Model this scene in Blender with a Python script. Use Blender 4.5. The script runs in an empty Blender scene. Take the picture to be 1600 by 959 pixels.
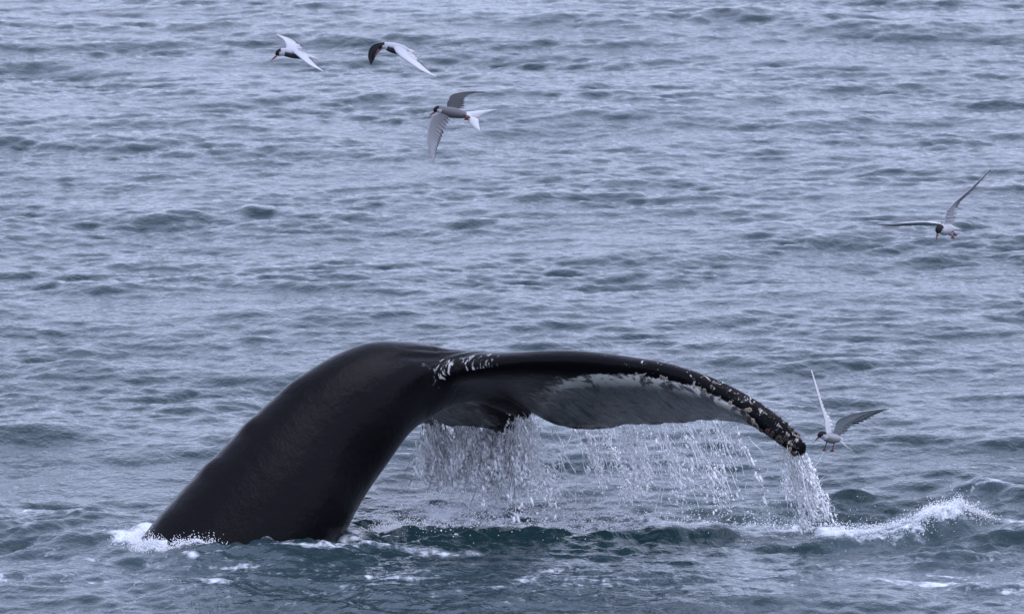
import bpy, bmesh, math, random
import numpy as np

# ------------------------------------------------------------------ camera, sky, sun, exposure
scene = bpy.context.scene
CAM_H, PITCH, LENS = 6.5, math.radians(9.0), 245.0
cam_data = bpy.data.cameras.new('camera')
cam_data.lens = LENS; cam_data.sensor_width = 36.0; cam_data.sensor_fit = 'HORIZONTAL'
cam_data.clip_start = 0.5; cam_data.clip_end = 9000.0
cam_data.dof.use_dof = True; cam_data.dof.focus_distance = 34.8; cam_data.dof.aperture_fstop = 13.0
cam = bpy.data.objects.new('camera', cam_data); scene.collection.objects.link(cam)
cam.location = (0, 0, CAM_H); cam.rotation_euler = (math.pi / 2 - PITCH, 0, 0)
scene.camera = cam

SUN_EL, SUN_AZ = math.radians(60), math.radians(108)     # azimuth measured from +Y (away from the camera) towards +X
world = bpy.data.worlds.new('World'); scene.world = world; world.use_nodes = True
wn, wl = world.node_tree.nodes, world.node_tree.links; wn.clear()
w_out = wn.new('ShaderNodeOutputWorld'); w_bg = wn.new('ShaderNodeBackground')
w_sky = wn.new('ShaderNodeTexSky'); w_sky.sky_type = 'NISHITA'; w_sky.sun_disc = False
w_sky.sun_elevation = SUN_EL; w_sky.sun_rotation = SUN_AZ; w_sky.dust_density = 2.0; w_sky.air_density = 1.0; w_sky.ozone_density = 2.0
w_mix = wn.new('ShaderNodeMix'); w_mix.data_type = 'RGBA'; w_mix.inputs['Factor'].default_value = 0.78
w_mix.inputs['B'].default_value = (9.7, 11.0, 15.8, 1)      # an even high overcast over the clear sky
wl.new(w_sky.outputs['Color'], w_mix.inputs['A']); wl.new(w_mix.outputs['Result'], w_bg.inputs['Color'])
w_bg.inputs['Strength'].default_value = 0.12
wl.new(w_bg.outputs['Background'], w_out.inputs['Surface'])

sun_data = bpy.data.lights.new('sun', 'SUN'); sun_data.energy = 1.3; sun_data.angle = math.radians(50); sun_data.color = (0.88, 0.90, 1.0)
sun = bpy.data.objects.new('sun', sun_data); scene.collection.objects.link(sun)
sun.rotation_euler = (math.pi / 2 - SUN_EL, 0, math.pi - SUN_AZ)
sun.location = (0, 0, 30)

scene.view_settings.view_transform = 'Standard'; scene.view_settings.look = 'None'
scene.view_settings.exposure = 0.0; scene.view_settings.gamma = 1.0
scene.render.engine = 'CYCLES'
scene.cycles.use_denoising = True
scene.cycles.max_bounces = 6; scene.cycles.transmission_bounces = 4; scene.cycles.glossy_bounces = 3; scene.cycles.diffuse_bounces = 4

rng = np.random.default_rng(11); random.seed(5)
COL = scene.collection.objects

# ------------------------------------------------------------------ helpers
FPX = 1600 * LENS / 36.0
FWD = np.array([0, math.cos(PITCH), -math.sin(PITCH)]); UPV = np.array([0, math.sin(PITCH), math.cos(PITCH)]); RGT = np.array([1., 0, 0])
CAM = np.array([0, 0, CAM_H])
def ray(px, py): return FWD + RGT * ((px - 800.0) / FPX) + UPV * ((479.5 - py) / FPX)
def at(px, py, y):
    d = ray(px, py); return CAM + d * (y / d[1])
def sea_pt(px, py, z=0.0):
    d = ray(px, py); return CAM + d * ((z - CAM_H) / d[2])
def smooth(x, xs, ys):
    x = np.asarray(x, float); xs = np.asarray(xs, float); ys = np.asarray(ys, float)
    m = np.gradient(ys, xs)
    i = np.clip(np.searchsorted(xs, x) - 1, 0, len(xs) - 2)
    h = xs[i + 1] - xs[i]; t = np.clip((x - xs[i]) / h, 0, 1)
    return (2*t**3 - 3*t**2 + 1)*ys[i] + (t**3 - 2*t**2 + t)*h*m[i] + (-2*t**3 + 3*t**2)*ys[i+1] + (t**3 - t**2)*h*m[i+1]
def curve3(pts, t):
    pts = np.asarray(pts, float); k = np.linspace(0, 1, len(pts))
    return np.stack([smooth(t, k, pts[:, i]) for i in range(pts.shape[1])], -1)
def sstep(a, b, x):
    t = np.clip((x - a) / (b - a), 0, 1); return t * t * (3 - 2 * t)
def mesh_from(name, verts, faces, smooth_shade=True):
    """faces: int array (n,3) or (n,4), or a list of such arrays"""
    if isinstance(faces, np.ndarray): faces = [faces]
    me = bpy.data.meshes.new(name)
    verts = np.asarray(verts, np.float32)
    me.vertices.add(len(verts)); me.vertices.foreach_set('co', verts.ravel())
    loops = np.concatenate([f.ravel() for f in faces]).astype(np.int32)
    sizes = np.concatenate([np.full(len(f), f.shape[1]) for f in faces]).astype(np.int32)
    me.loops.add(len(loops)); me.loops.foreach_set('vertex_index', loops)
    me.polygons.add(len(sizes)); me.polygons.foreach_set('loop_start', np.concatenate([[0], np.cumsum(sizes)[:-1]]).astype(np.int32))
    me.polygons.foreach_set('use_smooth', np.full(len(sizes), smooth_shade))
    me.update(calc_edges=True)
    return me
def add_attr(me, name, kind, data):
    a = me.attributes.new(name, kind, 'POINT')
    key = {'FLOAT': 'value', 'FLOAT_VECTOR': 'vector', 'FLOAT_COLOR': 'color'}[kind]
    a.data.foreach_set(key, np.asarray(data, np.float32).ravel())
def obj(name, me, material, parent=None):
    o = bpy.data.objects.new(name, me); COL.link(o)
    if material: me.materials.append(material)
    if parent: o.parent = parent
    return o
def empty(name, loc):
    o = bpy.data.objects.new(name, None); COL.link(o); o.location = loc; o.empty_display_size = 0.1
    return o
def tag(o, label, cat=None, group=None, kind=None):
    o['label'] = label
    if cat: o['category'] = cat
    if group: o['group'] = group
    if kind: o['kind'] = kind
def grid_faces(n, m, wrap=False):
    """quads of an n x m vertex grid; wrap closes the second index"""
    i = np.arange(n - 1)[:, None]; j = np.arange(m if wrap else m - 1)[None, :]
    j2 = (j + 1) % m
    return np.stack([i*m + j, i*m + j2, (i+1)*m + j2, (i+1)*m + j], -1).reshape(-1, 4)
class N:
    """small node-graph helper"""
    def __init__(s, name):
        s.m = bpy.data.materials.new(name); s.m.use_nodes = True
        s.t = s.m.node_tree; s.t.nodes.clear()
        s.out = s.t.nodes.new('ShaderNodeOutputMaterial')
    def new(s, kind, **kw):
        n = s.t.nodes.new(kind)
        for k, v in kw.items(): setattr(n, k, v)
        return n
    def put(s, sock, v):
        if isinstance(v, bpy.types.NodeSocket): s.t.links.new(v, sock)
        elif v is not None: sock.default_value = v
    def math(s, op, a, b=None, c=None, clamp=False):
        n = s.new('ShaderNodeMath', operation=op, use_clamp=clamp)
        for i, v in enumerate((a, b, c)):
            if v is not None: s.put(n.inputs[i], v)
        return n.outputs[0]
    def vmul(s, v, k):
        n = s.new('ShaderNodeVectorMath', operation='MULTIPLY'); s.put(n.inputs[0], v); n.inputs[1].default_value = k
        return n.outputs[0]
    def noise(s, vec, scale, detail=3, rough=0.55, dist=0.0):
        n = s.new('ShaderNodeTexNoise'); s.put(n.inputs['Vector'], vec)
        n.inputs['Scale'].default_value = scale; n.inputs['Detail'].default_value = detail
        n.inputs['Roughness'].default_value = rough; n.inputs['Distortion'].default_value = dist
        return n.outputs['Fac']
    def vor(s, vec, scale):
        n = s.new('ShaderNodeTexVoronoi'); s.put(n.inputs['Vector'], vec); n.inputs['Scale'].default_value = scale
        return n.outputs['Distance']
    def attr(s, name, vec=False):
        n = s.new('ShaderNodeAttribute', attribute_name=name)
        return n.outputs['Vector' if vec else 'Fac']
    def acol(s, name): return s.new('ShaderNodeAttribute', attribute_name=name).outputs['Color']
    def ramp(s, fac, a, b):
        n = s.new('ShaderNodeMapRange', interpolation_type='SMOOTHSTEP'); s.put(n.inputs['Value'], fac)
        s.put(n.inputs['From Min'], a); s.put(n.inputs['From Max'], b)
        return n.outputs['Result']
    def mix(s, f, a, b):
        n = s.new('ShaderNodeMix', data_type='RGBA'); s.put(n.inputs['Factor'], f); s.put(n.inputs['A'], a); s.put(n.inputs['B'], b)
        return n.outputs['Result']
    def bump(s, h, strength, dist, normal=None):
        n = s.new('ShaderNodeBump'); s.put(n.inputs['Height'], h); n.inputs['Strength'].default_value = strength; n.inputs['Distance'].default_value = dist
        if normal: s.put(n.inputs['Normal'], normal)
        return n.outputs['Normal']
    def bsdf(s, **kw):
        b = s.new('ShaderNodeBsdfPrincipled')
        for k, v in kw.items(): s.put(b.inputs[k.replace('_', ' ')], v)
        s.t.links.new(b.outputs[0], s.out.inputs['Surface']); return b

# ------------------------------------------------------------------ materials
g = N('sea_water')
pos = g.new('ShaderNodeNewGeometry').outputs['Position']
foam_a = g.attr('foam'); churn_a = g.attr('churn')
fn1 = g.noise(g.vmul(pos, (0.5, 0.8, 1)), 7.0, 6, 0.66, 0.8)
fn2 = g.noise(g.vmul(pos, (1, 0.6, 1)), 26.0, 4, 0.6, 0.5)
fsum = g.math('ADD', g.math('MULTIPLY', fn1, 0.68), g.math('MULTIPLY', fn2, 0.32))
foam = g.ramp(g.math('ADD', foam_a, g.math('MULTIPLY', g.math('SUBTRACT', fsum, 0.5), 2.4)), 0.46, 0.95)
rip = g.noise(g.vmul(pos, (1, 0.7, 1)), 14.0, 4, 0.6, 0.4)
rip2 = g.noise(g.vmul(pos, (1, 0.8, 1)), 42.0, 2, 0.5, 0.3)
nrm = g.bump(rip, 0.46, 0.03)
nrm = g.bump(rip2, 0.30, 0.010, nrm)
nrm = g.bump(fn2, 0.15, 0.02, nrm)
body = g.mix(churn_a, (0.006, 0.023, 0.028, 1), (0.010, 0.030, 0.032, 1))
body = g.mix(g.math('MULTIPLY', foam_a, 0.38, clamp=True), body, (0.13, 0.17, 0.20, 1))
colr = g.mix(foam, body, (0.72, 0.74, 0.80, 1))
g.bsdf(Base_Color=colr, Roughness=g.math('ADD', 0.03, g.math('MULTIPLY', foam, 0.6)), IOR=1.333, Normal=nrm)
M_SEA = g.m

g = N('whale_skin')
rest = g.attr('rest', True); pale = g.attr('pale'); scar = g.attr('scar'); spot = g.attr('spot')
n_edge = g.noise(rest, 11.0, 6, 0.66, 0.8)
n_fine = g.noise(rest, 60.0, 3, 0.6)
streak = g.noise(g.vmul(rest, (1.4, 26, 6)), 2.6, 4, 0.6, 0.4)
pm = g.ramp(g.math('ADD', pale, g.math('ADD', g.math('MULTIPLY', g.math('SUBTRACT', n_edge, 0.5), 1.15), g.math('MULTIPLY', g.math('SUBTRACT', streak, 0.5), 0.45))), g.math('SUBTRACT', 0.44, g.math('MULTIPLY', g.attr('soft'), 0.16)), g.math('ADD', 0.56, g.math('MULTIPLY', g.attr('soft'), 0.42)))
pm = g.math('MULTIPLY', pm, g.math('SUBTRACT', 1.0, g.math('MULTIPLY', g.ramp(n_fine, 0.60, 0.68), 0.35)))
dark = g.mix(n_edge, (0.0026, 0.0023, 0.0032, 1), (0.0052, 0.0045, 0.0060, 1))
wht = g.mix(g.ramp(streak, 0.36, 0.66), (0.12, 0.122, 0.12, 1), (0.20, 0.20, 0.195, 1))
wht = g.mix(g.math('MULTIPLY', g.ramp(g.noise(g.vmul(rest, (1.0, 1.6, 1)), 6.0, 6, 0.72, 0.9), 0.48, 0.64), 0.8), wht, (0.045, 0.046, 0.047, 1))
wht = g.mix(g.math('MULTIPLY', g.attr('bright'), g.ramp(g.noise(rest, 7.0, 4, 0.6, 0.6), 0.45, 0.53)), wht, (0.80, 0.76, 0.69, 1))
sk = g.mix(pm, dark, wht)
sc_n = g.noise(g.vmul(rest, (14, 62, 9)), 1.5, 5, 0.65, 0.6)
sc_m = g.ramp(g.math('MULTIPLY', scar, sc_n), 0.54, 0.62)
sk = g.mix(g.math('MULTIPLY', sc_m, g.math('ADD', 0.45, g.math('MULTIPLY', n_fine, 0.8)), clamp=True), sk, (0.55, 0.54, 0.53, 1))
sp_n = g.noise(g.vmul(rest, (1, .7, 1)), 30.0, 4, 0.65, 0.9)
sp_m = g.ramp(g.math('ADD', g.math('MULTIPLY', spot, 0.175), sp_n), 0.75, 0.83)
sk = g.mix(sp_m, sk, (0.50, 0.48, 0.44, 1))
wr = g.noise(g.vmul(rest, (3, 3, 3)), 5.0, 5, 0.65)
nb = g.bump(wr, 0.20, 0.03)
nb = g.bump(g.noise(rest, 90.0, 2), 0.10, 0.004, nb)
nb = g.bump(streak, 0.15, 0.012, nb)
rgh = g.math('ADD', 0.20, g.math('MULTIPLY', g.ramp(n_edge, 0.38, 0.7), 0.07))
g.bsdf(Base_Color=sk, Roughness=rgh, Normal=nb, IOR=1.36, Specular_IOR_Level=0.15)
M_WHALE = g.m

g = N('barnacle_shell')
tc = g.new('ShaderNodeTexCoord').outputs['Object']
g.bsdf(Base_Color=g.mix(g.ramp(g.noise(tc, 60.0, 3), 0.35, 0.65), (0.16, 0.12, 0.08, 1), (0.52, 0.45, 0.33, 1)), Roughness=0.75, Normal=g.bump(g.noise(tc, 140.0, 3), 0.6, 0.01))
M_BARN = g.m
g = N('barnacle_shell_dark')
tc = g.new('ShaderNodeTexCoord').outputs['Object']
g.bsdf(Base_Color=g.mix(g.ramp(g.noise(tc, 60.0, 3), 0.4, 0.7), (0.015, 0.012, 0.012, 1), (0.10, 0.07, 0.05, 1)), Roughness=0.6, Normal=g.bump(g.noise(tc, 140.0, 3), 0.6, 0.01))
M_BARND = g.m

def spray_mat(name, white):
    """aerated water: scattering white, let through from behind, and a share of clear refracting water"""
    g = N(name); L = g.t.links.new
    d = g.new('ShaderNodeBsdfDiffuse'); d.inputs[0].default_value = (0.97, 0.97, 0.98, 1)
    t = g.new('ShaderNodeBsdfTranslucent'); t.inputs[0].default_value = (0.97, 0.97, 0.98, 1)
    gl = g.new('ShaderNodeBsdfGlossy'); gl.inputs['Roughness'].default_value = 0.06
    rf = g.new('ShaderNodeBsdfRefraction'); rf.inputs['IOR'].default_value = 1.333; rf.inputs['Roughness'].default_value = 0.0
    m1 = g.new('ShaderNodeMixShader'); m1.inputs[0].default_value = 0.06; L(d.outputs[0], m1.inputs[1]); L(t.outputs[0], m1.inputs[2])
    m2 = g.new('ShaderNodeMixShader'); m2.inputs[0].default_value = white; L(rf.outputs[0], m2.inputs[1]); L(m1.outputs[0], m2.inputs[2])
    fr = g.new('ShaderNodeFresnel'); fr.inputs['IOR'].default_value = 1.45
    m3 = g.new('ShaderNodeMixShader'); L(fr.outputs[0], m3.inputs[0]); L(m2.outputs[0], m3.inputs[1]); L(gl.outputs[0], m3.inputs[2]); L(m3.outputs[0], g.out.inputs['Surface'])
    return g.m
M_SPRAY = spray_mat('water_spray', 1.0)
M_FOAMY = spray_mat('water_foam', 0.97)
M_SHEET = spray_mat('water_sheet', 0.60)

g = N('tern_plumage')
tc = g.new('ShaderNodeTexCoord').outputs['Object']
pc = g.acol('col')
g.bsdf(Base_Color=g.mix(g.math('MULTIPLY', g.noise(tc, 160.0, 3), 0.28), pc, (0, 0, 0, 1)), Roughness=0.7, Specular_IOR_Level=0.2, Normal=g.bump(g.noise(tc, 220.0, 3), 0.3, 0.002))
M_TERN = g.m
def plain(name, c, r=0.45, k=120.0):
    g = N(name); tc = g.new('ShaderNodeTexCoord').outputs['Object']
    d = tuple(x * 0.55 for x in c[:3]) + (1,)
    g.bsdf(Base_Color=g.mix(g.ramp(g.noise(tc, k, 3), 0.35, 0.75), c, d), Roughness=r); return g.m
M_BILL = plain('tern_bill_red', (0.17, 0.018, 0.014, 1)); M_LEG = plain('tern_leg_red', (0.09, 0.008, 0.008, 1)); M_EYE = plain('tern_eye', (0.01, 0.008, 0.008, 1), 0.1)

# ------------------------------------------------------------------ pose of the whale's tail (the sea needs its waterline)
WX = [-3.0, -1.9, -1.3, -0.9, -0.55, -0.25, 0.05, 0.3, 1.2]; WA = [41.7, 44.3, 44.9, 38.7, 18.6, -1.2, -17.7, -33.5, -51.3]   # slope of the spine
FX = [-3.0, -1.4, -0.7, -0.2, 0.25, 1.2]; FF = [54.4, 54.4, 54.8, 38.0, 41.7, 41.7]                                            # its heading
RX = [-3.0, -1.2, -0.5, 0.0, 0.4, 1.2]; RR = [4.4, 4.4, 5.1, 6.3, 6.3, 6.3]                                                   # its roll
XW, SPAN = -1.75, 0.844
WBASE = sea_pt(368.5, 861.8) + ray(368.5, 861.8) * 0.183
PS = np.array([[-3.0, 0.495, 0.571, 0.384], [-2.2, 0.44, 0.516, 0.36], [-1.6, 0.413, 0.461, 0.318], [-1.1, 0.343, 0.372, 0.252], [-0.7, 0.268, 0.317, 0.204], [-0.35, 0.140, 0.274, 0.163], [-0.05, 0.045, 0.219, 0.137], [0.2, 0.030, 0.157, 0.109], [0.45, 0.035, 0.094, 0.082], [0.6, 0.013, 0.042, 0.027]])
LE_y = [0,.12,.3,.6,1.0,1.4,1.68,1.88,1.99,2.05]; LE_x = [-.62,-.50,-.28,-.09,.06,.15,.27,.42,.56,.68]
TE_y = [0,.05,.15,.35,.6,1.0,1.4,1.68,1.88,1.99,2.05]; TE_x = [.50,.56,.66,.70,.70,.66,.60,.58,.62,.68,.73]
TH_y = [0,.3,.6,1.0,1.4,1.8,2.0,2.05]; TH = [.25,.22,.19,.16,.135,.115,.095,.07]
DR_y = [0,.4,.9,1.4,1.8,2.22]; DR = [2,-3.7,1.5,9.5,19.3,25.3]; DRF = [0,1.7,9.4,17.4,25.4,31.4]
def deform(P):
    """rest pose to the arched pose: along a curved spine, flukes drooping towards the tips"""
    xs = np.linspace(-3.2, 1.4, 2301); dx = xs[1] - xs[0]
    al, ph, rl = (np.radians(smooth(xs, a, b)) for a, b in ((WX, WA), (FX, FF), (RX, RR)))
    h = np.stack([np.sin(ph), np.cos(ph), 0*ph], -1); B0 = np.stack([np.cos(ph), -np.sin(ph), 0*ph], -1); Zv = np.array([0, 0, 1.])
    T = np.cos(al)[:, None]*h + np.sin(al)[:, None]*Zv; N0 = -np.sin(al)[:, None]*h + np.cos(al)[:, None]*Zv
    c, s_ = np.cos(rl)[:, None], np.sin(rl)[:, None]; B = B0*c + N0*s_; Nn = N0*c - B0*s_
    C = np.concatenate([[[0, 0, 0]], np.cumsum((T[1:] + T[:-1]) / 2 * dx, 0)])
    I = lambda A, q: np.stack([np.interp(q, xs, A[:, i]) for i in range(3)], -1)
    C = C - I(C, np.array([XW]))
    x, y, z = P[:, 0], P[:, 1], P[:, 2]
    ys = np.linspace(-2.4, 2.4, 1201); dr = np.radians(np.where(ys > 0, smooth(np.abs(ys), DR_y, DR), smooth(np.abs(ys), DR_y, DRF))); dy = ys[1] - ys[0]
    sy = np.cumsum(np.cos(dr) * dy); sy -= np.interp(0, ys, sy); sz = np.cumsum(-np.sin(dr) * np.sign(ys) * dy); sz -= np.interp(0, ys, sz)
    w = np.clip((x + .75) / .6, 0, 1); w = w * w * (3 - 2 * w)
    d = np.interp(y, ys, dr) * w
    y2 = y + (np.interp(y, ys, sy) - y) * w + np.sign(y) * np.sin(d) * z
    z2 = np.interp(y, ys, sz) * w + z * np.cos(d)
    return WBASE + I(C, x) + I(B, x) * y2[:, None] + I(Nn, x) * z2[:, None]

# ------------------------------------------------------------------ the sea: one sheet to the horizon
def fft_field(n, L, kp, kc, slope_rms, spread, wind, seed, power=4.0, swell=2.0):
    """random sea on an n x n tile of L metres; returns height and the two horizontal choppy displacements"""
    r = np.random.default_rng(seed)
    k1 = np.fft.fftfreq(n, L / n) * 2 * np.pi
    kx, ky = np.meshgrid(k1, k1, indexing='ij'); k = np.hypot(kx, ky); k[0, 0] = 1e-6
    c = (kx * math.cos(wind) + ky * math.sin(wind)) / k
    S = k ** (-power) * np.exp(-(kp / k) ** swell) * np.exp(-(k / kc) ** 2) * (np.abs(c) ** spread + 0.06)
    S[0, 0] = 0
    a = (r.normal(size=(n, n)) + 1j * r.normal(size=(n, n))) * np.sqrt(S)
    h = np.fft.ifft2(a).real
    sl = np.sqrt((np.fft.ifft2(a * 1j * kx).real ** 2 + np.fft.ifft2(a * 1j * ky).real ** 2).mean())
    f = slope_rms / sl
    dx = np.fft.ifft2(a * 1j * kx / k).real * f; dy = np.fft.ifft2(a * 1j * ky / k).real * f
    return h * f, dx, dy
def sample(F, L, X, Y):
    n = F.shape[0]; u = (X / L * n) % n; v = (Y / L * n) % n
    i = np.floor(u).astype(int); j = np.floor(v).astype(int); a = u - i; b = v - j
    i %= n; j %= n; i2 = (i + 1) % n; j2 = (j + 1) % n
    return F[i, j]*(1-a)*(1-b) + F[i2, j]*a*(1-b) + F[i, j2]*(1-a)*b + F[i2, j2]*a*b
T1 = fft_field(1536, 34.0, 2*math.pi/0.78, 2*math.pi/0.040, 0.188, 2.0, math.radians(-76), 3, 3.5, 1.5)
T2 = fft_field(512, 97.0, 2*math.pi/5.0, 2*math.pi/1.6, 0.036, 3.0, math.radians(-100), 8, 4.0)
T3 = fft_field(768, 11.0, 2*math.pi/0.28, 2*math.pi/0.04, 0.36, 0.3, 0.0, 21, 3.6)
def spread_axis(lo, hi, step_lo, step_hi, far_lo, far_hi, grow=1.16):
    a = [lo]
    while a[-1] < hi: a.append(a[-1] + step_lo + (step_hi - step_lo) * (a[-1] - lo) / (hi - lo))
    s = a[-1] - a[-2]
    while a[-1] < far_hi: s *= grow; a.append(a[-1] + s)
    b = [lo]; s = step_lo
    while b[-1] > far_lo: s *= grow; b.append(b[-1] - s)
    return np.array(b[:0:-1] + a)
gx = spread_axis(-5.9, 5.9, 0.0195, 0.0195, -4000, 4000)
gy = spread_axis(30.4, 60.0, 0.020, 0.055, -4000, 8000)
GX, GY = np.meshgrid(gx, gy, indexing='ij')
cell = np.maximum(np.gradient(gx)[:, None], np.gradient(gy)[None, :])
keep1 = 1 - sstep(0.10, 0.5, cell); keep2 = 1 - sstep(0.8, 2.5, cell)

def seg_dist(ax, ay, bx, by):
    """distances (across, t) of the sea points to a segment"""
    dx, dy = bx - ax, by - ay; L2 = dx*dx + dy*dy
    t = np.clip(((GX - ax)*dx + (GY - ay)*dy) / L2, 0, 1)
    return GX - (ax + t*dx), GY - (ay + t*dy), t
def ridge(pts, amp, wx, wy, lean=0.55):
    """a wave ridge through sea points given as (px, py, gain): steeper on the camera side"""
    best = np.zeros_like(GX)
    for (p, q) in zip(pts[:-1], pts[1:]):
        a, b = sea_pt(p[0], p[1]), sea_pt(q[0], q[1])
        ex, ey, t = seg_dist(a[0], a[1], b[0], b[1])
        w = np.where(ey < 0, wy * lean, wy)
        best = np.maximum(best, (p[2] + (q[2] - p[2]) * t) * np.exp(-(ex / wx) ** 2 - (ey / w) ** 2))
    return amp * best
def blob(px, py, rx, ry, gain=1.0):
    c = sea_pt(px, py); return gain * np.exp(-((GX - c[0]) / rx) ** 2 - ((GY - c[1]) / ry) ** 2)

calm = np.clip(blob(950, 905, 1.2, 0.6, 0.35), 0, 0.8)
churn = np.clip(ridge([(560, 815, .8), (800, 800, 1), (1050, 800, .9), (1320, 800, 1), (1420, 815, .6)], 1.0, 0.30, 0.40, 1.0), 0, 1)
rough = np.clip(ridge([(545, 846, .6), (700, 842, 1), (900, 842, 1), (1100, 842, 1), (1300, 842, .8)], 1.0, 0.25, 0.42, 1.0), 0, 1)
_q = np.linspace(-2.9, -.8, 600)[:, None]; _h = np.linspace(0, 2*np.pi, 160, endpoint=False)[None]
_wl = deform(np.stack([_q + 0*_h, smooth(_q, PS[:,0], PS[:,3]) * np.cos(_h), np.where(np.sin(_h) > 0, smooth(_q, PS[:,0], PS[:,1]), smooth(_q, PS[:,0], PS[:,2])) * np.sin(_h)], -1).reshape(-1, 3))
_wl = _wl[np.abs(_wl[:, 2] - 0.065) < .006][::3, :2]
wash = np.zeros_like(GX); wash_r = np.zeros_like(GX)                 # water broken by the tail stock along its waterline
_s = (GX > _wl[:, 0].min() - .7) & (GX < _wl[:, 0].max() + .7) & (GY > _wl[:, 1].min() - .9) & (GY < _wl[:, 1].max() + .9)
_g = np.stack([GX[_s], GY[_s]], -1); _d = np.full(len(_g), 9.0)
for _c in range(0, len(_wl), 40):
    _d = np.minimum(_d, np.sqrt(((_g[:, None] - _wl[None, _c:_c+40]) ** 2).sum(-1)).min(1))
_x0, _x1 = _wl[:, 0].min(), _wl[:, 0].max(); _t = (_g[:, 0] - _x0) / (_x1 - _x0)
_gain = np.interp(_t, [-.5, -.1, .2, .32, .5, .8, 1.1, 1.4], [.35, 1.05, 1.0, .80, .64, .70, .78, .4])
wash[_s] = np.exp(-(_d / np.interp(_t, [-.3, .1, .4, 1.2], [.17, .13, .06, .08])) ** 2) * _gain; wash_r[_s] = np.exp(-(_d / .22) ** 2)
front = np.clip(ridge([(-40, 915, 1), (500, 915, .9), (900, 925, .8), (1640, 915, 1)], 1.0, 0.5, 1.0, 1.0), 0, 1)
near_w = np.clip(ridge([(560, 820, 1), (900, 815, 1), (1300, 820, 1), (1600, 800, .8)], 1.0, 0.5, 1.1, 1.0), 0, 1)
R7_mask = ridge([(150, 850, .5), (260, 862, .9), (330, 880, 1), (440, 880, 1), (540, 862, .8), (640, 858, .4)], 1.0, 0.3, 0.5, 1.0)
Z = (sample(T1[0], 34.0, GX, GY) * (1 - 0.55 * calm) * keep1 + sample(T2[0], 97.0, GX, GY) * keep2)
chop = 0.95
DX = -(sample(T1[1], 34.0, GX, GY) * keep1 * (1 - 0.5*calm) + sample(T2[1], 97.0, GX, GY) * keep2) * chop
DY = -(sample(T1[2], 34.0, GX, GY) * keep1 * (1 - 0.5*calm) + sample(T2[2], 97.0, GX, GY) * keep2) * chop
tz = sample(T3[0], 11.0, GX, GY)
gust = np.clip(1 + 0.26 * sample(T2[0], 97.0, GX*2.2 + 11, GY*2.2 + 5) / T2[0].std(), 0.45, 1.7)
Z *= gust; DX *= gust; DY *= gust
DY -= 0.30 * Z            # crests lean downwind, towards the camera
Z += tz * keep1 * (0.60 * churn + 0.60 * rough + 0.15 * near_w + 0.28 * front + 0.75 * wash_r + 0.55 * np.clip(R7_mask, 0, 1))
# heaped water and crests round the tail
R1 = ridge([(545, 838, .35), (640, 832, .9), (760, 826, 1), (880, 836, .85), (1000, 832, 1), (1120, 826, 1.05), (1250, 832, .8), (1330, 838, .25)], 0.028, 0.12, 0.24)
R2 = ridge([(1290, 775, .2), (1345, 770, 1), (1400, 778, .35)], 0.030, 0.10, 0.20)
R3 = ridge([(1290, 832, .25), (1370, 832, .42), (1430, 828, .62), (1462, 822, .95), (1500, 818, 1), (1535, 814, .5), (1580, 812, .2)], 0.15, 0.10, 0.24, 0.8)
R4 = ridge([(1490, 772, .2), (1545, 765, 1), (1575, 770, .75), (1620, 780, .8)], 0.032, 0.10, 0.22)
R5 = ridge([(1400, 880, .15), (1480, 868, .7), (1560, 850, 1), (1660, 838, 1)], 0.06, 0.2, 0.36)
R6 = ridge([(-20, 842, .7), (60, 836, .9), (120, 826, 1), (160, 834, .5), (210, 850, .25)], 0.040, 0.16, 0.35)
R7 = ridge([(150, 850, .5), (260, 862, .9), (330, 880, 1), (440, 880, 1), (540, 862, .6), (640, 858, .3)], 0.075, 0.25, 0.45, 0.8)
R8 = ridge([(-20, 690, 1), (60, 682, 1), (140, 690, .4)], 0.075, 0.22, 0.35)
lump = sample(T3[0], 11.0, GX*0.6 + 3, GY*0.6 + 1)
break_up = np.clip(1 + 0.45 * sample(T1[0], 34.0, GX*1.3 + 5, GY*1.3) / T1[0].std(), 0.15, 2)
Z += (R1 + R2 + R4 + R5 + R6) * break_up + R3 + R7 + R8
# foam: where water breaks, wells up or streams away
foam = wash.copy()
def fo(a): 
    global foam; foam = np.maximum(foam, a)
fo(ridge([(165, 848, .55), (215, 852, 1), (270, 850, 1), (312, 858, .9)], 1.0, 0.10, 0.17, 1.0))
fo(ridge([(310, 868, .62), (380, 866, .55), (440, 868, .65), (500, 850, .75), (560, 846, .6)], 1.0, 0.05, 0.09, 1.0))
fo(ridge([(300, 890, .55), (380, 884, .62), (470, 880, .60), (560, 872, .6)], 1.0, 0.10, 0.16, 1.0))
fo(ridge([(500, 868, .5), (600, 866, .72), (690, 872, .75), (745, 866, .5)], 1.0, 0.08, 0.16, 1.0))
fo(ridge([(585, 820, .8), (620, 815, .95), (660, 818, .85), (700, 822, .4)], 1.0, 0.06, 0.20, 1.0))
fo(ridge([(630, 788, .6), (700, 788, .86), (780, 786, .88), (850, 792, .68), (960, 802, .54), (1100, 806, .58), (1240, 812, .74), (1300, 826, .85)], 1.0, 0.08, 0.40, 1.0))
fo(ridge([(600, 812, .5), (640, 810, .6), (740, 812, .7), (850, 814, .56), (960, 816, .5), (1100, 818, .5), (1240, 822, .55)], 1.0, 0.08, 0.22, 1.0))
fo(ridge([(1290, 830, .8), (1370, 830, .72), (1430, 828, .8), (1470, 820, .95), (1500, 815, .95), (1525, 815, .5)], 1.0, 0.08, 0.26, 1.0))
fo(ridge([(1505, 772, .4), (1560, 766, .62), (1590, 772, .5)], 1.0, 0.06, 0.10, 1.0))
fo(ridge([(40, 648, .3), (85, 640, .6), (110, 648, .2)], 1.0, 0.05, 0.12, 1.0))
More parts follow.
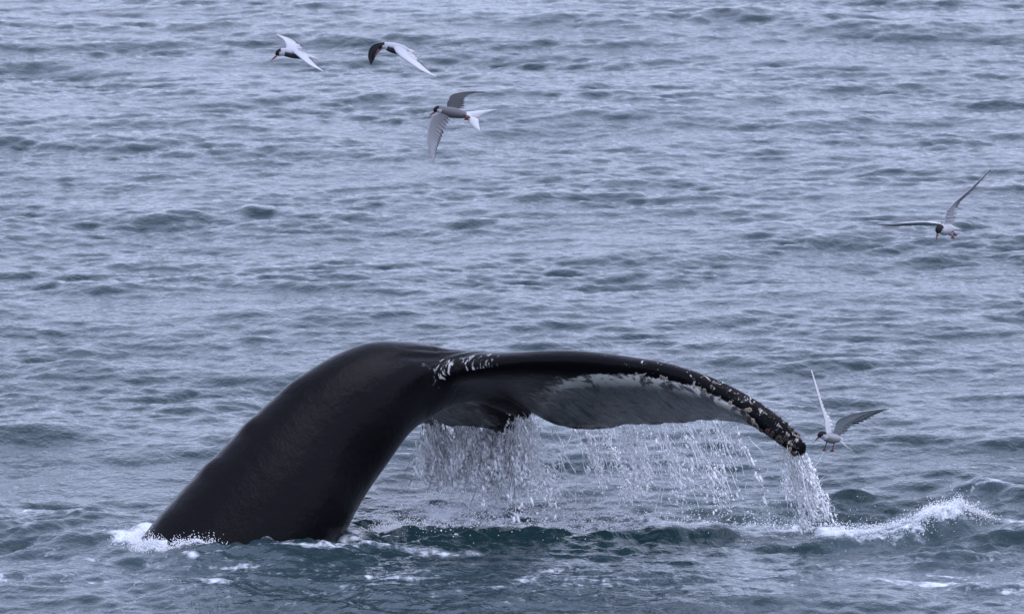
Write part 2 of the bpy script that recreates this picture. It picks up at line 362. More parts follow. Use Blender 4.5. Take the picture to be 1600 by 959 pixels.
fo(ridge([(-20, 806, .6), (40, 808, .5), (110, 812, .45), (150, 820, .3)], 1.0, 0.06, 0.12, 1.0))
fo(ridge([(-20, 905, .42), (250, 908, .45), (500, 915, .45), (800, 915, .43), (1200, 900, .44), (1620, 905, .46)], 1.0, 0.3, 0.85, 0.95))
fo(ridge([(1360, 900, .5), (1480, 905, .58), (1620, 912, .55)], 1.0, 0.15, 0.25, 1.0))
fo(ridge([(1590, 815, .7), (1630, 812, .7)], 1.0, 0.05, 0.12, 1.0))
Z += np.clip(foam - 0.45, 0, 1) * (0.5 * np.abs(lump) + tz * 0.9) * keep1
V = np.stack([GX + DX, GY + DY, Z], -1).reshape(-1, 3)
sea_me = mesh_from('sea', V, grid_faces(len(gx), len(gy))[:, ::-1])
add_attr(sea_me, 'foam', 'FLOAT', foam); add_attr(sea_me, 'churn', 'FLOAT', np.clip(0.8 * churn + 0.7 * rough + 0.08 * near_w + R3 * 4 + R2 * 6 + R5 * 4, 0, 1))
sea = obj('sea', sea_me, M_SEA); sea['kind'] = 'structure'; sea['label'] = 'choppy grey blue sea with dark wave faces and foam'
def sea_z(x, y):
    i = np.clip(np.searchsorted(gx, x), 1, len(gx) - 1); j = np.clip(np.searchsorted(gy, y), 1, len(gy) - 1)
    return Z[i, j]

# ------------------------------------------------------------------ the whale's tail
_r = np.random.default_rng(4); _ph = _r.uniform(0, 6.28, 14); _fr = np.array([7, 11, 17, 23, 31, 41, 53, 67, 83, 97, 113, 131, 149, 171.])
def te_x(y):
    ay = np.abs(y)
    jag = sum(np.sin(f * y + p) / f ** 0.75 for f, p in zip(_fr, _ph)) * 0.030
    nick = -0.10 * np.exp(-((y + 0.72) / 0.02) ** 2)
    return smooth(ay, TE_y, TE_x) + 0.07 * np.exp(-((y + .26) / .17) ** 2) + jag * sstep(0.02, .2, ay) * (1 - sstep(1.6, 2.0, ay)) + nick
def fluke_xz(y, v, up):
    ay = np.abs(y); xl = smooth(ay, LE_y, LE_x); xt = te_x(y); t = smooth(ay, TH_y, TH)
    prof = np.sqrt(np.clip(v, 0, 1)) * (1 - v) ** .85 / .50
    skew = np.where(up > 0, 0.62 + 0.38 * sstep(.3, .9, ay), 1.0)
    return xl + (xt - xl) * v, up * (t * .5 * prof * skew + 0.010 * sstep(0, .1, v))
def build_whale():
    # rest pose: x towards the tail end, y to the near side, z dorsal
    V1, F1, off = [], [], 0
    xs = np.linspace(-3, .6, 150); th = np.linspace(0, 2*np.pi, 96, endpoint=False)
    zd = smooth(xs, PS[:,0], PS[:,1])[:, None]; zv = smooth(xs, PS[:,0], PS[:,2])[:, None]; w = smooth(xs, PS[:,0], PS[:,3])[:, None]
    # low knuckles along the back ridge
    kn = 0.012 * np.maximum(0, np.sin(xs * 19 + 0.8*np.sin(xs*5)))[:, None] * (sstep(-2.4, -1.6, xs) * (1 - sstep(-.6, -.2, xs)))[:, None]
    c, s = np.cos(th)[None], np.sin(th)[None]
    y = w * np.sign(c) * np.abs(c) ** 1.12; z = np.where(s > 0, zd, zv) * s + kn * np.clip(s, 0, 1) ** 24
    P = np.stack([xs[:, None] + 0*y, y, z], -1).reshape(-1, 3)
    F = grid_faces(150, 96, True)
    n = len(P); P = np.concatenate([P, [[xs[0], 0, 0], [xs[-1], 0, 0]]])
    j = np.arange(96); j2 = (j + 1) % 96
    caps = [np.stack([np.full(96, n), j2, j], -1), np.stack([np.full(96, n + 1), n - 96 + j, n - 96 + j2], -1)]
    V1.append(P); F1 += [F] + caps; off = len(P)
    ys = np.concatenate([-np.linspace(2.045, .002, 330), np.linspace(.002, 2.045, 330)]); m = 46
    v = np.linspace(0, 1, m) ** 1.6
    X1, Z1 = fluke_xz(ys[:, None], v[None, :], 1.0); X2, Z2 = fluke_xz(ys[:, None], v[None, ::-1][:, :-1], -1.0)
    X = np.concatenate([X1, X2], 1); Zz = np.concatenate([Z1, Z2], 1); Y = np.repeat(ys[:, None] * SPAN, X.shape[1], 1)
    P = np.stack([X, Y, Zz], -1); nn, mm = X.shape
    ctr = P.mean(1)[[0, -1]]
    P = np.concatenate([P.reshape(-1, 3), ctr])
    j = np.arange(mm); j2 = (j + 1) % mm
    V1.append(P); F1 += [grid_faces(nn, mm, True) + off, np.stack([np.full(mm, nn*mm), j2, j], -1) + off, np.stack([np.full(mm, nn*mm + 1), (nn-1)*mm + j, (nn-1)*mm + j2], -1) + off]
    me = mesh_from('body', np.concatenate(V1), F1)
    o = obj('remesh_source', me, None)
    md = o.modifiers.new('r', 'REMESH'); md.mode = 'VOXEL'; md.voxel_size = 0.0092
    ms = o.modifiers.new('s', 'SMOOTH'); ms.factor = 0.5; ms.iterations = 7
    dg = bpy.context.evaluated_depsgraph_get()
    new = bpy.data.meshes.new_from_object(o.evaluated_get(dg))
    bpy.data.objects.remove(o); bpy.data.meshes.remove(me)
    new.name = 'body'
    n = len(new.vertices); R = np.zeros(n * 3, np.float32); new.vertices.foreach_get('co', R); R = R.reshape(-1, 3).astype(float)
    # melt the fluke roots into the tail stock
    E = np.zeros(len(new.edges) * 2, np.int32); new.edges.foreach_get('vertices', E); E = E.reshape(-1, 2)
    msk = (1 - sstep(.34, .62, np.abs(R[:, 1] / SPAN))) * sstep(-1.15, -.75, R[:, 0]) * (1 - sstep(.05, .35, R[:, 0]))
    E = E[(msk[E] > 0).any(1)]; ids, inv = np.unique(E, return_inverse=True); inv = inv.reshape(-1, 2); k = len(ids)
    L = R[ids].copy(); wv = msk[ids][:, None] * .6; a_, b_ = inv[:, 0], inv[:, 1]; cntv = np.bincount(np.concatenate([a_, b_]), minlength=k)[:, None]
    for _ in range(95):
        sm = np.stack([np.bincount(a_, L[b_, c], k) + np.bincount(b_, L[a_, c], k) for c in range(3)], -1) / cntv
        L += (sm - L) * wv
    R[ids] = L
    new.vertices.foreach_set('co', R.astype(np.float32).ravel()); new.update()
    NR = np.zeros(n * 3, np.float32); new.vertex_normals.foreach_get('vector', NR); NR = NR.reshape(-1, 3)
    # folds over the fluke root, lumpy flank below the midline, sinewy lines on the stock
    def crease(ax_, ay_, bx_, by_, dep, wid):
        t_ = np.clip(((R[:, 0]-ax_)*(bx_-ax_) + (R[:, 1]-ay_)*(by_-ay_)) / ((bx_-ax_)**2 + (by_-ay_)**2), 0, 1)
        d_ = np.hypot(R[:, 0]-ax_-t_*(bx_-ax_), R[:, 1]-ay_-t_*(by_-ay_))
        return -dep * np.exp(-(d_/wid)**2) * np.sin(np.pi*np.clip(t_*.96+.02, 0, 1)) * (R[:, 2] > -.02)
    lift = crease(-.62, .13, -.08, .15, .016, .016) + crease(-.50, .10, -.02, .10, .012, .014) + crease(-.40, .19, .05, .24, .008, .014)
    ph_ = np.random.default_rng(2).uniform(0, 6.28, (9, 3)); fr_ = np.random.default_rng(3).uniform(-11, 11, (9, 3))
    lumpy = sum(np.sin(R @ f_ + p_[0]) for f_, p_ in zip(fr_, ph_)) / 3
    lift += .006 * lumpy * (1 - sstep(-.12, .05, R[:, 2])) * (1 - sstep(-.5, -.2, R[:, 0]))
    lift += .0035 * lumpy * (R[:, 0] < -.3)
    R = R + NR * lift[:, None]
    Q = deform(R)
    new.vertices.foreach_set('co', (Q - WBASE).astype(np.float32).ravel()); new.update()
    new.polygons.foreach_set('use_smooth', np.ones(len(new.polygons), bool))
    x, y, z = R.T; y = y / SPAN; ay = np.abs(y); vent = sstep(-0.1, 0.3, -NR[:, 2])
    xl = smooth(ay, LE_y, LE_x); xt = smooth(ay, TE_y, TE_x); v = (x - xl) / np.maximum(xt - xl, .05)
    fl = sstep(.08, .30, ay)                     # on the fluke blade
    # black band behind the leading edge, narrowing to the tip; dark rim on the trailing edge
    band = np.interp(ay, [0, .25, .4, .55, .8, 1.1, 1.5, 1.9, 2.05], [.72, .50, .36, .22, .08, .035, .025, .04, .15])
    soft = 1 - sstep(.45, 1.0, ay)
    bright = 1 - sstep(band + .06, band + .30, v)
    inner = sstep(band - .03 - .12 * (ay < .7), band + .10 + .25 * (1 - sstep(.4, .9, ay)), v) * (1 - sstep(.955, .985, v))
    pale = vent * inner * (0.70 + 0.28 * sstep(.25, .60, ay)) * fl
    pale = np.where(ay > 1.75, pale * (1 - sstep(1.8, 2.0, ay)), pale)
    far = (y < 0)
    pale = np.where(far, np.maximum(pale, vent * fl * .80 * sstep(.35, .6, v) * (1 - sstep(.95, .98, v))), pale)
    scar = sstep(.10, .20, y) * (1 - sstep(.36, .60, y)) * (1 - sstep(.05, .16, np.abs(v - .03))) * sstep(-.3, .15, NR[:, 2] + .5)
    scar = np.maximum(scar, 0.86 * sstep(.85, 1.1, y) * (1 - sstep(1.9, 2.0, y)) * (1 - sstep(.06, .15, v)) * sstep(-.9, -.2, NR[:, 2]))
    spot = sstep(.55, 1.1, ay) * (1 - sstep(.18, .34, v)) * (0.55 + 0.45 * sstep(1.0, 1.6, ay))
    spot = np.maximum(spot, 0.10 * (x < -.2))
    add_attr(new, 'rest', 'FLOAT_VECTOR', R); add_attr(new, 'pale', 'FLOAT', pale); add_attr(new, 'bright', 'FLOAT', bright); add_attr(new, 'soft', 'FLOAT', soft); add_attr(new, 'scar', 'FLOAT', scar); add_attr(new, 'spot', 'FLOAT', spot)
    root = empty('humpback_whale', WBASE)
    tag(root, 'black humpback whale tail arching out of the sea, water streaming off its flukes', 'whale')
    obj('body', new, M_WHALE, root)
    return root
whale = build_whale()

def barnacle_mesh(name, seed, mat):
    r = np.random.default_rng(seed); k = 7; rings = [(1.0, 0.0), (.86, .38), (.55, .72), (.34, .66), (.20, .40)]
    ang = np.linspace(0, 2*np.pi, k*2, endpoint=False); ridg = np.where(np.arange(k*2) % 2, .86, 1.08) * r.uniform(.9, 1.1, k*2)
    P = np.concatenate([np.stack([np.cos(ang)*q*ridg, np.sin(ang)*q*ridg, np.full(k*2, hh) + r.uniform(-.05, .05, k*2)], -1) for q, hh in rings])
    F = grid_faces(len(rings), k*2, True)[:, ::-1]
    n = len(P); P = np.concatenate([P, [[0, 0, .36]]]); j = np.arange(k*2)
    me = mesh_from(name, P, [F, np.stack([n - k*2 + (j + 1) % (k*2), n - k*2 + j, np.full(k*2, n)], -1)[:, ::-1]], False)
    me.materials.append(mat); return me
BM = [barnacle_mesh('barnacle', i, M_BARN) for i in range(3)] + [barnacle_mesh('barnacle', 7 + i, M_BARND) for i in range(3)]
def put_barnacle(y, v, up, size, mi, rr):
    def pt(yy, vv):
        X, Zq = fluke_xz(np.array([yy]), np.array([vv]), up); return deform(np.array([[X[0], yy * SPAN, Zq[0]]]))[0]
    p = pt(y, v); a = pt(y + .01, v) - p; b = pt(y, v + .01) - p
    nrm = np.cross(a, b); nrm /= np.linalg.norm(nrm)
    ctr = deform(np.array([[smooth(abs(y), LE_y, LE_x) + .10, y * SPAN, 0.0]]))[0]
    if nrm @ (p - ctr) < 0: nrm = -nrm
    import mathutils
    q = mathutils.Vector(nrm).to_track_quat('Z', 'Y')
    o = bpy.data.objects.new('barnacle', BM[mi]); COL.link(o); o.parent = whale
    o.location = p - nrm * size * .3 - WBASE; o.rotation_mode = 'QUATERNION'
    o.rotation_quaternion = q @ mathutils.Quaternion((0, 0, 1), rr.uniform(0, 6)); o.scale = (size, size, size * rr.uniform(.7, 1.1))
rb = random.Random(9)
for k in range(52):                    # a crust of them on the near tip
    y = 1.80 + .235 * rb.random() ** .6
    put_barnacle(y, rb.uniform(.01, .42), rb.choice((1, -1, -1)), rb.uniform(.006, .012) * rb.choice((1, 1, 1, 1.7)), rb.choice((0, 1, 3, 4, 5, 3, 4, 5)), rb)
for y, v, s in ((1.20, .05, .009), (1.225, .065, .012), (1.36, .04, .008), (1.375, .05, .012), (1.56, .06, .009), (1.62, .05, .011), (1.70, .08, .009), (1.76, .06, .012)):
    put_barnacle(y, v, -1, s, rb.choice((0, 1, 2)), rb)

# ------------------------------------------------------------------ falling water, spray
_t = (1 + 5 ** .5) / 2
ICO_V = np.array([(-1,_t,0),(1,_t,0),(-1,-_t,0),(1,-_t,0),(0,-1,_t),(0,1,_t),(0,-1,-_t),(0,1,-_t),(_t,0,-1),(_t,0,1),(-_t,0,-1),(-_t,0,1)]) / math.sqrt(1 + _t*_t)
ICO_F = np.array([(0,11,5),(0,5,1),(0,1,7),(0,7,10),(0,10,11),(1,5,9),(5,11,4),(11,10,2),(10,7,6),(7,1,8),(3,9,4),(3,4,2),(3,2,6),(3,6,8),(3,8,9),(4,9,5),(2,4,11),(6,2,10),(8,6,7),(9,8,1)])
def drops(P, rad, stretch=1.0, axis=None, r=rng):
    """one mesh of water drops, each pulled out a little along its fall"""
    n = len(P); jit = r.uniform(.85, 1.15, (n, 12, 1))
    S = ICO_V[None] * np.asarray(rad).reshape(-1, 1, 1) * jit
    ax = np.array([0.15, 0, -1.]) if axis is None else axis
    ax = ax / np.linalg.norm(ax, axis=-1, keepdims=True)
    ax = np.broadcast_to(ax, (n, 3))
    st = np.broadcast_to(np.asarray(stretch, float), (n,))
    S = S + ax[:, None, :] * (S * ax[:, None, :]).sum(-1, keepdims=True) * (st - 1)[:, None, None]
    Vv = (P[:, None, :] + S).reshape(-1, 3)
    F = (ICO_F[None] + (np.arange(n) * 12)[:, None, None]).reshape(-1, 3)
    return Vv, F
def strands(paths, radii, flat=1.0, turn=None):
    """thin beaded threads of water: paths (n, m, 3), radii (n, m)"""
    n, m, _ = paths.shape; k = 5; ang = np.linspace(0, 2*np.pi, k, endpoint=False)
    ring = np.stack([np.cos(ang), np.sin(ang), 0*ang], -1)
    ring = np.broadcast_to(ring[None, None], (n, m, k, 3)).copy(); ring[..., 1] *= flat
    if turn is not None:
        c_, s_ = np.cos(turn)[..., None], np.sin(turn)[..., None]; rx, ry = ring[..., 0].copy(), ring[..., 1].copy()
        ring[..., 0] = rx * c_ - ry * s_; ring[..., 1] = rx * s_ + ry * c_
    Vv = paths[:, :, None, :] + ring * radii[:, :, None, None]
    F = grid_faces(m, k, True); F = (F[None] + (np.arange(n) * m * k)[:, None, None]).reshape(-1, 4)
    return Vv.reshape(-1, 3), F
def te_points(y):
    X, Zq = fluke_xz(y, np.full_like(y, 0.995), np.full_like(y, -1.0)); return deform(np.stack([X, y * SPAN, Zq * 0], -1))
def curtain(name, ya, yb, n_str, per, drift, spread, lo, label, r, rad=(.0022, .0048), web=0.5, fall_lim=1.0, mat=None, toward=0.0, sheet=0.3, webs=40):
    """streams of drops and threads falling from the trailing edge between two span stations"""
    Vs, Fs, off = [], [], 0
    yy = r.uniform(ya, yb, n_str); E0 = te_points(yy)
    zend = 0.0
    # drops strung along each stream
    strength = r.gamma(0.55, 1.0, n_str); strength /= strength.mean()
    cnt = np.maximum(3, (per * strength)).astype(int)
    idx = np.repeat(np.arange(n_str), cnt); n = len(idx)
    t = r.uniform(0, 1, n) ** 0.8 * np.repeat(r.uniform(.55, 1.0, n_str), cnt) * fall_lim
    vx = (drift[0] + r.normal(0, drift[1], n_str))[idx]; vy = r.normal(0, drift[1], n_str)[idx]
    H = (E0[idx, 2] - zend); d = t * H
    side = np.sqrt(np.maximum(d, 0)) * np.sqrt(np.maximum(H, .05))
    wob = np.sin(t * 9 + idx) * .012
    P = E0[idx] + np.stack([vx * side * .5 + vx * d * .5 + wob, vy * side - toward * d, -d], -1)
    P += r.normal(0, 1, (n, 3)) * (spread * (0.25 + 1.2 * t))[:, None] * np.array([1, 1, .8])
    keep = P[:, 2] > lo; P = P[keep]; Pd = P
    R = rad[0] + (rad[1] - rad[0]) * r.random(len(P)) ** 4 * 1.6
    v, f = drops(P, R, np.where(r.random(len(P)) < .55, r.uniform(1.6, 4.5, len(P)), 1.1), np.stack([drift[0] + r.normal(0, .25, len(P)), r.normal(0, .2, len(P)), -np.ones(len(P))], -1), r); Vs.append(v); Fs.append(f + off); off += len(v)
    # threads
    nt = max(2, int(n_str * web)); m = 26; s = np.linspace(0, 1, m)[None, :]
    yt = r.uniform(ya, yb, nt); Et = te_points(yt); ln = r.uniform(.08, .60, nt)[:, None] * np.maximum(Et[:, 2], .1)[:, None]
    st = np.where(r.random(nt) < .45, 0, r.uniform(0, .55, nt))[:, None] * np.maximum(Et[:, 2], .1)[:, None]
    vx = (drift[0] + r.normal(0, drift[1] * 1.5, nt))[:, None]
    dd = st + ln * s
    px = Et[:, 0:1] + vx * dd + .007 * np.sin(s * r.uniform(3, 9, nt)[:, None] + r.uniform(0, 6, nt)[:, None])
    py = Et[:, 1:2] - toward * dd + r.normal(0, .05, nt)[:, None] + .01 * np.sin(s * 7 + r.uniform(0, 6, nt)[:, None])
    path = np.stack([px, py, np.maximum(Et[:, 2:3] - dd, .0)], -1)
    rd = (.0011 + .0013 * np.abs(np.sin(s * r.uniform(8, 22, nt)[:, None] + r.uniform(0, 6, nt)[:, None]))) * np.sin(np.pi * np.clip(s, .02, .98)) ** .4
    v, f4 = strands(path, rd)
    tri = np.concatenate([f4[:, [0, 1, 2]], f4[:, [0, 2, 3]]]) + off
    Vs.append(v); Fs.append(tri); off += len(v); n_white = sum(len(f_) for f_ in Fs)
    # loops and filaments between the streams
    a0 = Pd[r.integers(0, len(Pd), webs)]; b0 = a0 + r.normal(0, 1, (webs, 3)) * np.array([.045, .02, .035]); s = np.linspace(0, 1, 14)
    path = a0[:, None] + (b0 - a0)[:, None] * s[None, :, None]; path[..., 2] -= r.uniform(-.015, .04, (webs, 1)) * np.sin(np.pi * s)[None]
    path[..., 0] += r.normal(0, .010, (webs, 1)) * np.sin(2 * np.pi * s)[None]; path[..., 2] = np.maximum(path[..., 2], 0)
    v, f4 = strands(path, r.uniform(.0012, .0024, (webs, 1)) * (.6 + .4 * np.abs(np.sin(s * 9)))[None])
    Vs.append(v); Fs.append(np.concatenate([f4[:, [0, 1, 2]], f4[:, [0, 2, 3]]]) + off); off += len(v); n_white = sum(len(f_) for f_ in Fs)
    # torn ribbons of clear water hanging from the edge
    nr_ = int(n_str * sheet); m = 18; s = np.linspace(0, 1, m)[None, :]
    Er = te_points(r.uniform(ya, yb, nr_)); hh = np.maximum(Er[:, 2:3], .1)
    dd = np.where(r.random((nr_, 1)) < .7, 0, r.uniform(0, .4, (nr_, 1)) * hh) + r.uniform(.06, .38, (nr_, 1)) * hh * s
    vx = drift[0] + r.normal(0, drift[1], (nr_, 1))
    path = np.stack([Er[:, 0:1] + vx * dd + .006 * np.sin(s * r.uniform(2, 6, (nr_, 1)) + r.uniform(0, 6, (nr_, 1))), Er[:, 1:2] - toward * dd, Er[:, 2:3] - dd], -1)
    rd = r.uniform(.003, .010, (nr_, 1)) * (1 - .75 * s) * (0.55 + .45 * np.abs(np.sin(s * r.uniform(4, 11, (nr_, 1)) + r.uniform(0, 6, (nr_, 1))))) + .0006
    v, f4 = strands(path, rd, .16, r.uniform(-.7, .7, (nr_, 1)) + .9 * np.sin(s * 4 + r.uniform(0, 6, (nr_, 1))))
    Vs.append(v); Fs.append(np.concatenate([f4[:, [0, 1, 2]], f4[:, [0, 2, 3]]]) + off)
    me = mesh_from(name, np.concatenate(Vs), np.concatenate(Fs))
    o = obj(name, me, mat or M_SPRAY); me.materials.append(M_SHEET)
    mi = np.zeros(len(me.polygons), np.int32); mi[n_white:] = 1; me.polygons.foreach_set('material_index', mi)
    tag(o, label, 'water', None, 'stuff'); return o
r1 = np.random.default_rng(31)
curtain('falling_water', -0.86, -0.01, 200, 68, (.14, .30), .018, .0, 'dense white curtain of drops falling from the far fluke beside the black tail stock', r1, (.0016, .0062), 2.2, toward=1.3, webs=420)
curtain('falling_water', 0.04, 1.62, 66, 46, (.24, .22), .012, .0, 'thin glittering veil of drops falling from the long trailing edge of the near fluke', r1, (.0014, .0058), 2.0, toward=0.15, webs=190)
curtain('falling_water', 1.86, 2.03, 36, 60, (.34, .09), .012, .0, 'white stream of water pouring off the barnacled tip of the near fluke', r1, (.0015, .0052), 2.4, mat=M_FOAMY, webs=120)

def splash(name, pts, n, hgt, spread, label, r, rad=(.002, .006), mat=None):
    """spray thrown up from the sea along a line of (px, py) sea points"""
    A = np.array([sea_pt(*p[:2]) for p in pts]); w = np.array([p[2] for p in pts])
    t = r.uniform(0, 1, n) * (len(pts) - 1); i = np.minimum(t.astype(int), len(pts) - 2); f = (t - i)[:, None]
    C = A[i] * (1 - f) + A[i + 1] * f; ww = w[i] * (1 - f[:, 0]) + w[i + 1] * f[:, 0]
    P = C + r.normal(0, 1, (n, 3)) * np.array([spread, spread * 1.6, 0])
    P[:, 2] = sea_z(P[:, 0], P[:, 1]) + hgt * ww * r.exponential(.33, n) - .004
    v, fc = drops(P, r.uniform(*rad, n) * np.where(r.random(n) < .05, 1.8, 1), r.uniform(1, 1.8, n), r.normal(0, 1, (n, 3)) + np.array([0, 0, 1.]), r)
    o = obj(name, mesh_from(name, v, fc), mat or M_FOAMY); tag(o, label, 'water', None, 'stuff'); return o
splash('sea_spray', [(650, 812, 1), (720, 806, 1.2), (800, 808, 1), (880, 808, .7), (1000, 806, .6), (1120, 804, .7), (1240, 810, 1), (1300, 822, 1)], 4200, .07, .12, 'spray jumping from the sea where the falling water lands', r1, (.0010, .0030), M_SPRAY)
splash('sea_spray', [(640, 792, .8), (700, 786, 1), (780, 784, 1.1), (860, 790, .8), (900, 796, .3)], 2200, .12, .14, 'mist of drops bouncing off the sea below the far fluke', r1, (.0010, .0030), M_SPRAY)
splash('sea_spray', [(1300, 828, .6), (1380, 830, .7), (1440, 828, .9), (1480, 820, 1.2), (1515, 816, 1.0), (1540, 816, .5)], 4200, .040, .04, 'white spray along the breaking crest at the right, beyond the fluke tip', r1, (.0009, .0027))
splash('sea_spray', [(580, 820, .6), (620, 814, 1.2), (665, 816, .9)], 2600, .045, .03, 'small white splash beside the right edge of the black tail stock', r1, (.0009, .0027))
_sel = np.random.default_rng(6); _wx = (_wl[:, 0] - _x0) / (_x1 - _x0)
_pick = _wl[(_wx < .42) & (_wl[:, 1] < np.interp(_wl[:, 0], [_x0, _x1], [_wl[np.argmin(_wl[:, 0]), 1], _wl[np.argmax(_wl[:, 0]), 1]]) + .1)]
_p = _pick[_sel.integers(0, len(_pick), 3400)]; _n = len(_p)
_p = np.stack([_p[:, 0] - np.abs(_sel.normal(0, .05, _n)) * 1.2 + .02, _p[:, 1] - np.abs(_sel.normal(0, .05, _n)), np.zeros(_n)], -1)
_p[:, 2] = sea_z(_p[:, 0], _p[:, 1]) + .028 * _sel.exponential(.4, _n) - .003
_v, _f = drops(_p, _sel.uniform(.0009, .0028, _n), 1.3, None, _sel)
tag(obj('sea_spray', mesh_from('sea_spray', _v, _f), M_FOAMY), 'white wash foaming against the left foot of the tail stock', 'water', None, 'stuff')

# ------------------------------------------------------------------ the terns
WHITE, PEARL, GREY, BLACK, DUSK = (.68, .68, .70), (.50, .50, .54), (.34, .34, .38), (.012, .012, .015), (.04, .04, .05)
def tern(label, Y0, bill, body, cap, wings, tail, legs, under=GREY, top=PEARL):
    """bill: (base, tip); body: stations (px, py, depth, radius px) head first; wings: list of (leading, trailing) outlines as
    (px, py, depth); tail: list of (outer, inner) outlines; legs: list of (hip, foot) points; cap: share of the body axis that is black above"""
    def W(p): return at(p[0], p[1], Y0 + p[2])
    org = W(body[len(body) // 2]); root = empty('tern', org)
    tag(root, label, 'bird', 'terns flying over the whale tail')
    sc = Y0 / math.cos(PITCH) / FPX
    Vs, Fs, Cs, off = [], [], [], 0
    # body: head, breast and rump in one loft
    n, m = 56, 20; t = np.linspace(0, 1, n)
    A = np.array([W(p) for p in body]); k = np.linspace(0, 1, len(body))
    C = curve3(A, t); R = smooth(t, k, [p[3] for p in body]) * sc
    R = R * np.sqrt(np.clip(t / .06, 0.02, 1)) * np.sqrt(np.clip((1 - t) / .06, 0.03, 1))
    T = np.gradient(C, axis=0); T /= np.linalg.norm(T, axis=1, keepdims=True)
    S = np.cross(T, [0, 0, 1.]); S /= np.linalg.norm(S, axis=1, keepdims=True); U = np.cross(S, T)
    th = np.linspace(0, 2*np.pi, m, endpoint=False)
    P = C[:, None] + R[:, None, None] * (S[:, None] * np.cos(th)[None, :, None] * .92 + U[:, None] * np.sin(th)[None, :, None])
    up = np.repeat(np.sin(th)[None], n, 0); tt = np.repeat(t[:, None], m, 1)
    col = np.where((up > 0.25)[..., None], top, under)  # a darker lower tone puts shade from light above into the plumage
    col = np.where(((tt < cap * 1.5) & (up <= 0.1))[..., None], WHITE, col)          # white cheek under the cap
    col = np.where((tt > .86)[..., None], WHITE, col)
    col = np.where(((tt < cap * 1.12) & (up > -0.55 + .75 * tt / cap))[..., None], BLACK, col)
    Vs.append(P.reshape(-1, 3)); Fs.append(grid_faces(n, m, True)); Cs.append(col.reshape(-1, 3)); off += n * m
    def blade(lead, trail, c_in, c_out, dark_edge, thick=.05, ns=30, nc=8):
        nonlocal off
        s = np.linspace(0, 1, ns)
        L_ = curve3([W(p) for p in lead], s); R_ = curve3([W(p) for p in trail], s)
        ch = R_ - L_; cl = np.linalg.norm(ch, axis=1, keepdims=True)
        sp = np.gradient(L_, axis=0); nr = np.cross(sp, ch); nr /= np.maximum(np.linalg.norm(nr, axis=1, keepdims=True), 1e-9)
        nr *= np.sign(nr[:, 2:3].mean() + 1e-6)
        q = np.linspace(0, 1, nc); prof = np.sqrt(q) * (1 - q) * 2 + .12
        camb = .10 * np.sin(np.pi * q ** .7)
        res = []
        for sd in (1, -1):
            off_n = (camb[None] * cl + sd * (prof[None] * cl * thick * .5 + .0006))
            res.append(L_[:, None] + ch[:, None] * q[None, :, None] + nr[:, None] * off_n[..., None])
        G = np.concatenate([res[0], res[1][:, ::-1]], 1); mm = G.shape[1]
        qq = np.concatenate([q, q[::-1]])[None]; ss = s[:, None]
        c = np.asarray(c_in)[None, None] * (1 - ss)[..., None] + np.asarray(c_out)[None, None] * ss[..., None] + 0 * qq[..., None]
        if dark_edge: c = np.where(((qq > .86) & (ss > .45))[..., None], DUSK, c); c = np.where(((qq < .10) & (ss > .2))[..., None], GREY, c)
        Vs.append(G.reshape(-1, 3)); Fs.append(grid_faces(ns, mm, True) + off); Cs.append(np.broadcast_to(c, (ns, mm, 3)).reshape(-1, 3)); off += ns * mm
        return L_, R_, nr, s
    feathers = []
    for lead, trail, tone in wings:
        lead = np.array(lead, float); trail = np.array(trail, float)
        # skin and coverts take the front of the wing, flight feathers the rest
        s = np.linspace(0, 1, 12); Lc = curve3(lead, s); Tc = curve3(trail, s)
        mid = Lc + (Tc - Lc) * (0.72 - .22 * s[:, None])
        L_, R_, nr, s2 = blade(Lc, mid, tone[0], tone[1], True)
        Lw = np.array([W(p) for p in Lc]); Tw = np.array([W(p) for p in Tc])
        ks = np.concatenate([np.linspace(.06, .42, 6), np.linspace(.48, .95, 10)])
        for k_, sk in enumerate(ks):
            lean = .03 + .09 * sk; s_end = min(1, sk + lean)
            q = np.array([.22, .45, .65, .82, .95, 1.03])
            sv = sk + (s_end - sk) * (q - .22) / .81
            l = curve3(Lw, sv); tr = curve3(Tw, sv); cl = np.linalg.norm(tr - l, axis=1)[:, None]
            nrm_ = nr[np.minimum((sv * 29).astype(int), 29)]
            cen = l + (tr - l) * q[:, None] + nrm_ * (.055 * cl * np.sin(np.pi * np.clip(q / .7, 0, 1)[:, None] ** .7))
            gap = ks[min(k_ + 1, 15)] - ks[max(k_ - 1, 0)]
            sp_ = curve3(Lw + (Tw - Lw) * .7, np.clip(np.array([sk - gap / 2, sk + gap / 2]), 0, 1)); wv = sp_[1] - sp_[0]
            feathers.append((cen, wv * .36, nrm_, tone, sk))
    for outer, inner in tail: blade(outer, inner, WHITE, WHITE, False, .04, 16, 6)
    me = mesh_from('body', np.concatenate(Vs) - org, Fs); add_attr(me, 'col', 'FLOAT_COLOR', np.concatenate([np.concatenate(Cs), np.ones((off, 1))], 1))
    obj('body', me, M_TERN, root)
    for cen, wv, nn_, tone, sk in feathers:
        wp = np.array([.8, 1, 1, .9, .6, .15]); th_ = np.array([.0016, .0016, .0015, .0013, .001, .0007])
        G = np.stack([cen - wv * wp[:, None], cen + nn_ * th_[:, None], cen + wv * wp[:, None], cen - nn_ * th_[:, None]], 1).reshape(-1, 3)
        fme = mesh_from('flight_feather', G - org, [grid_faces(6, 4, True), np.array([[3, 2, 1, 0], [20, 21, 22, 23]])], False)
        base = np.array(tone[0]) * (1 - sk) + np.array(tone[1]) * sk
        cc = np.repeat(base[None], 24, 0).reshape(6, 4, 3); cc[:, 0] *= .25; cc[:, 2] = np.minimum(cc[:, 2] * 1.7, .8); cc[:, 3] = np.minimum(cc[:, 3] * 1.25, .8)  # one vane edge darkened, the other lightened: painted shading lines between feathers
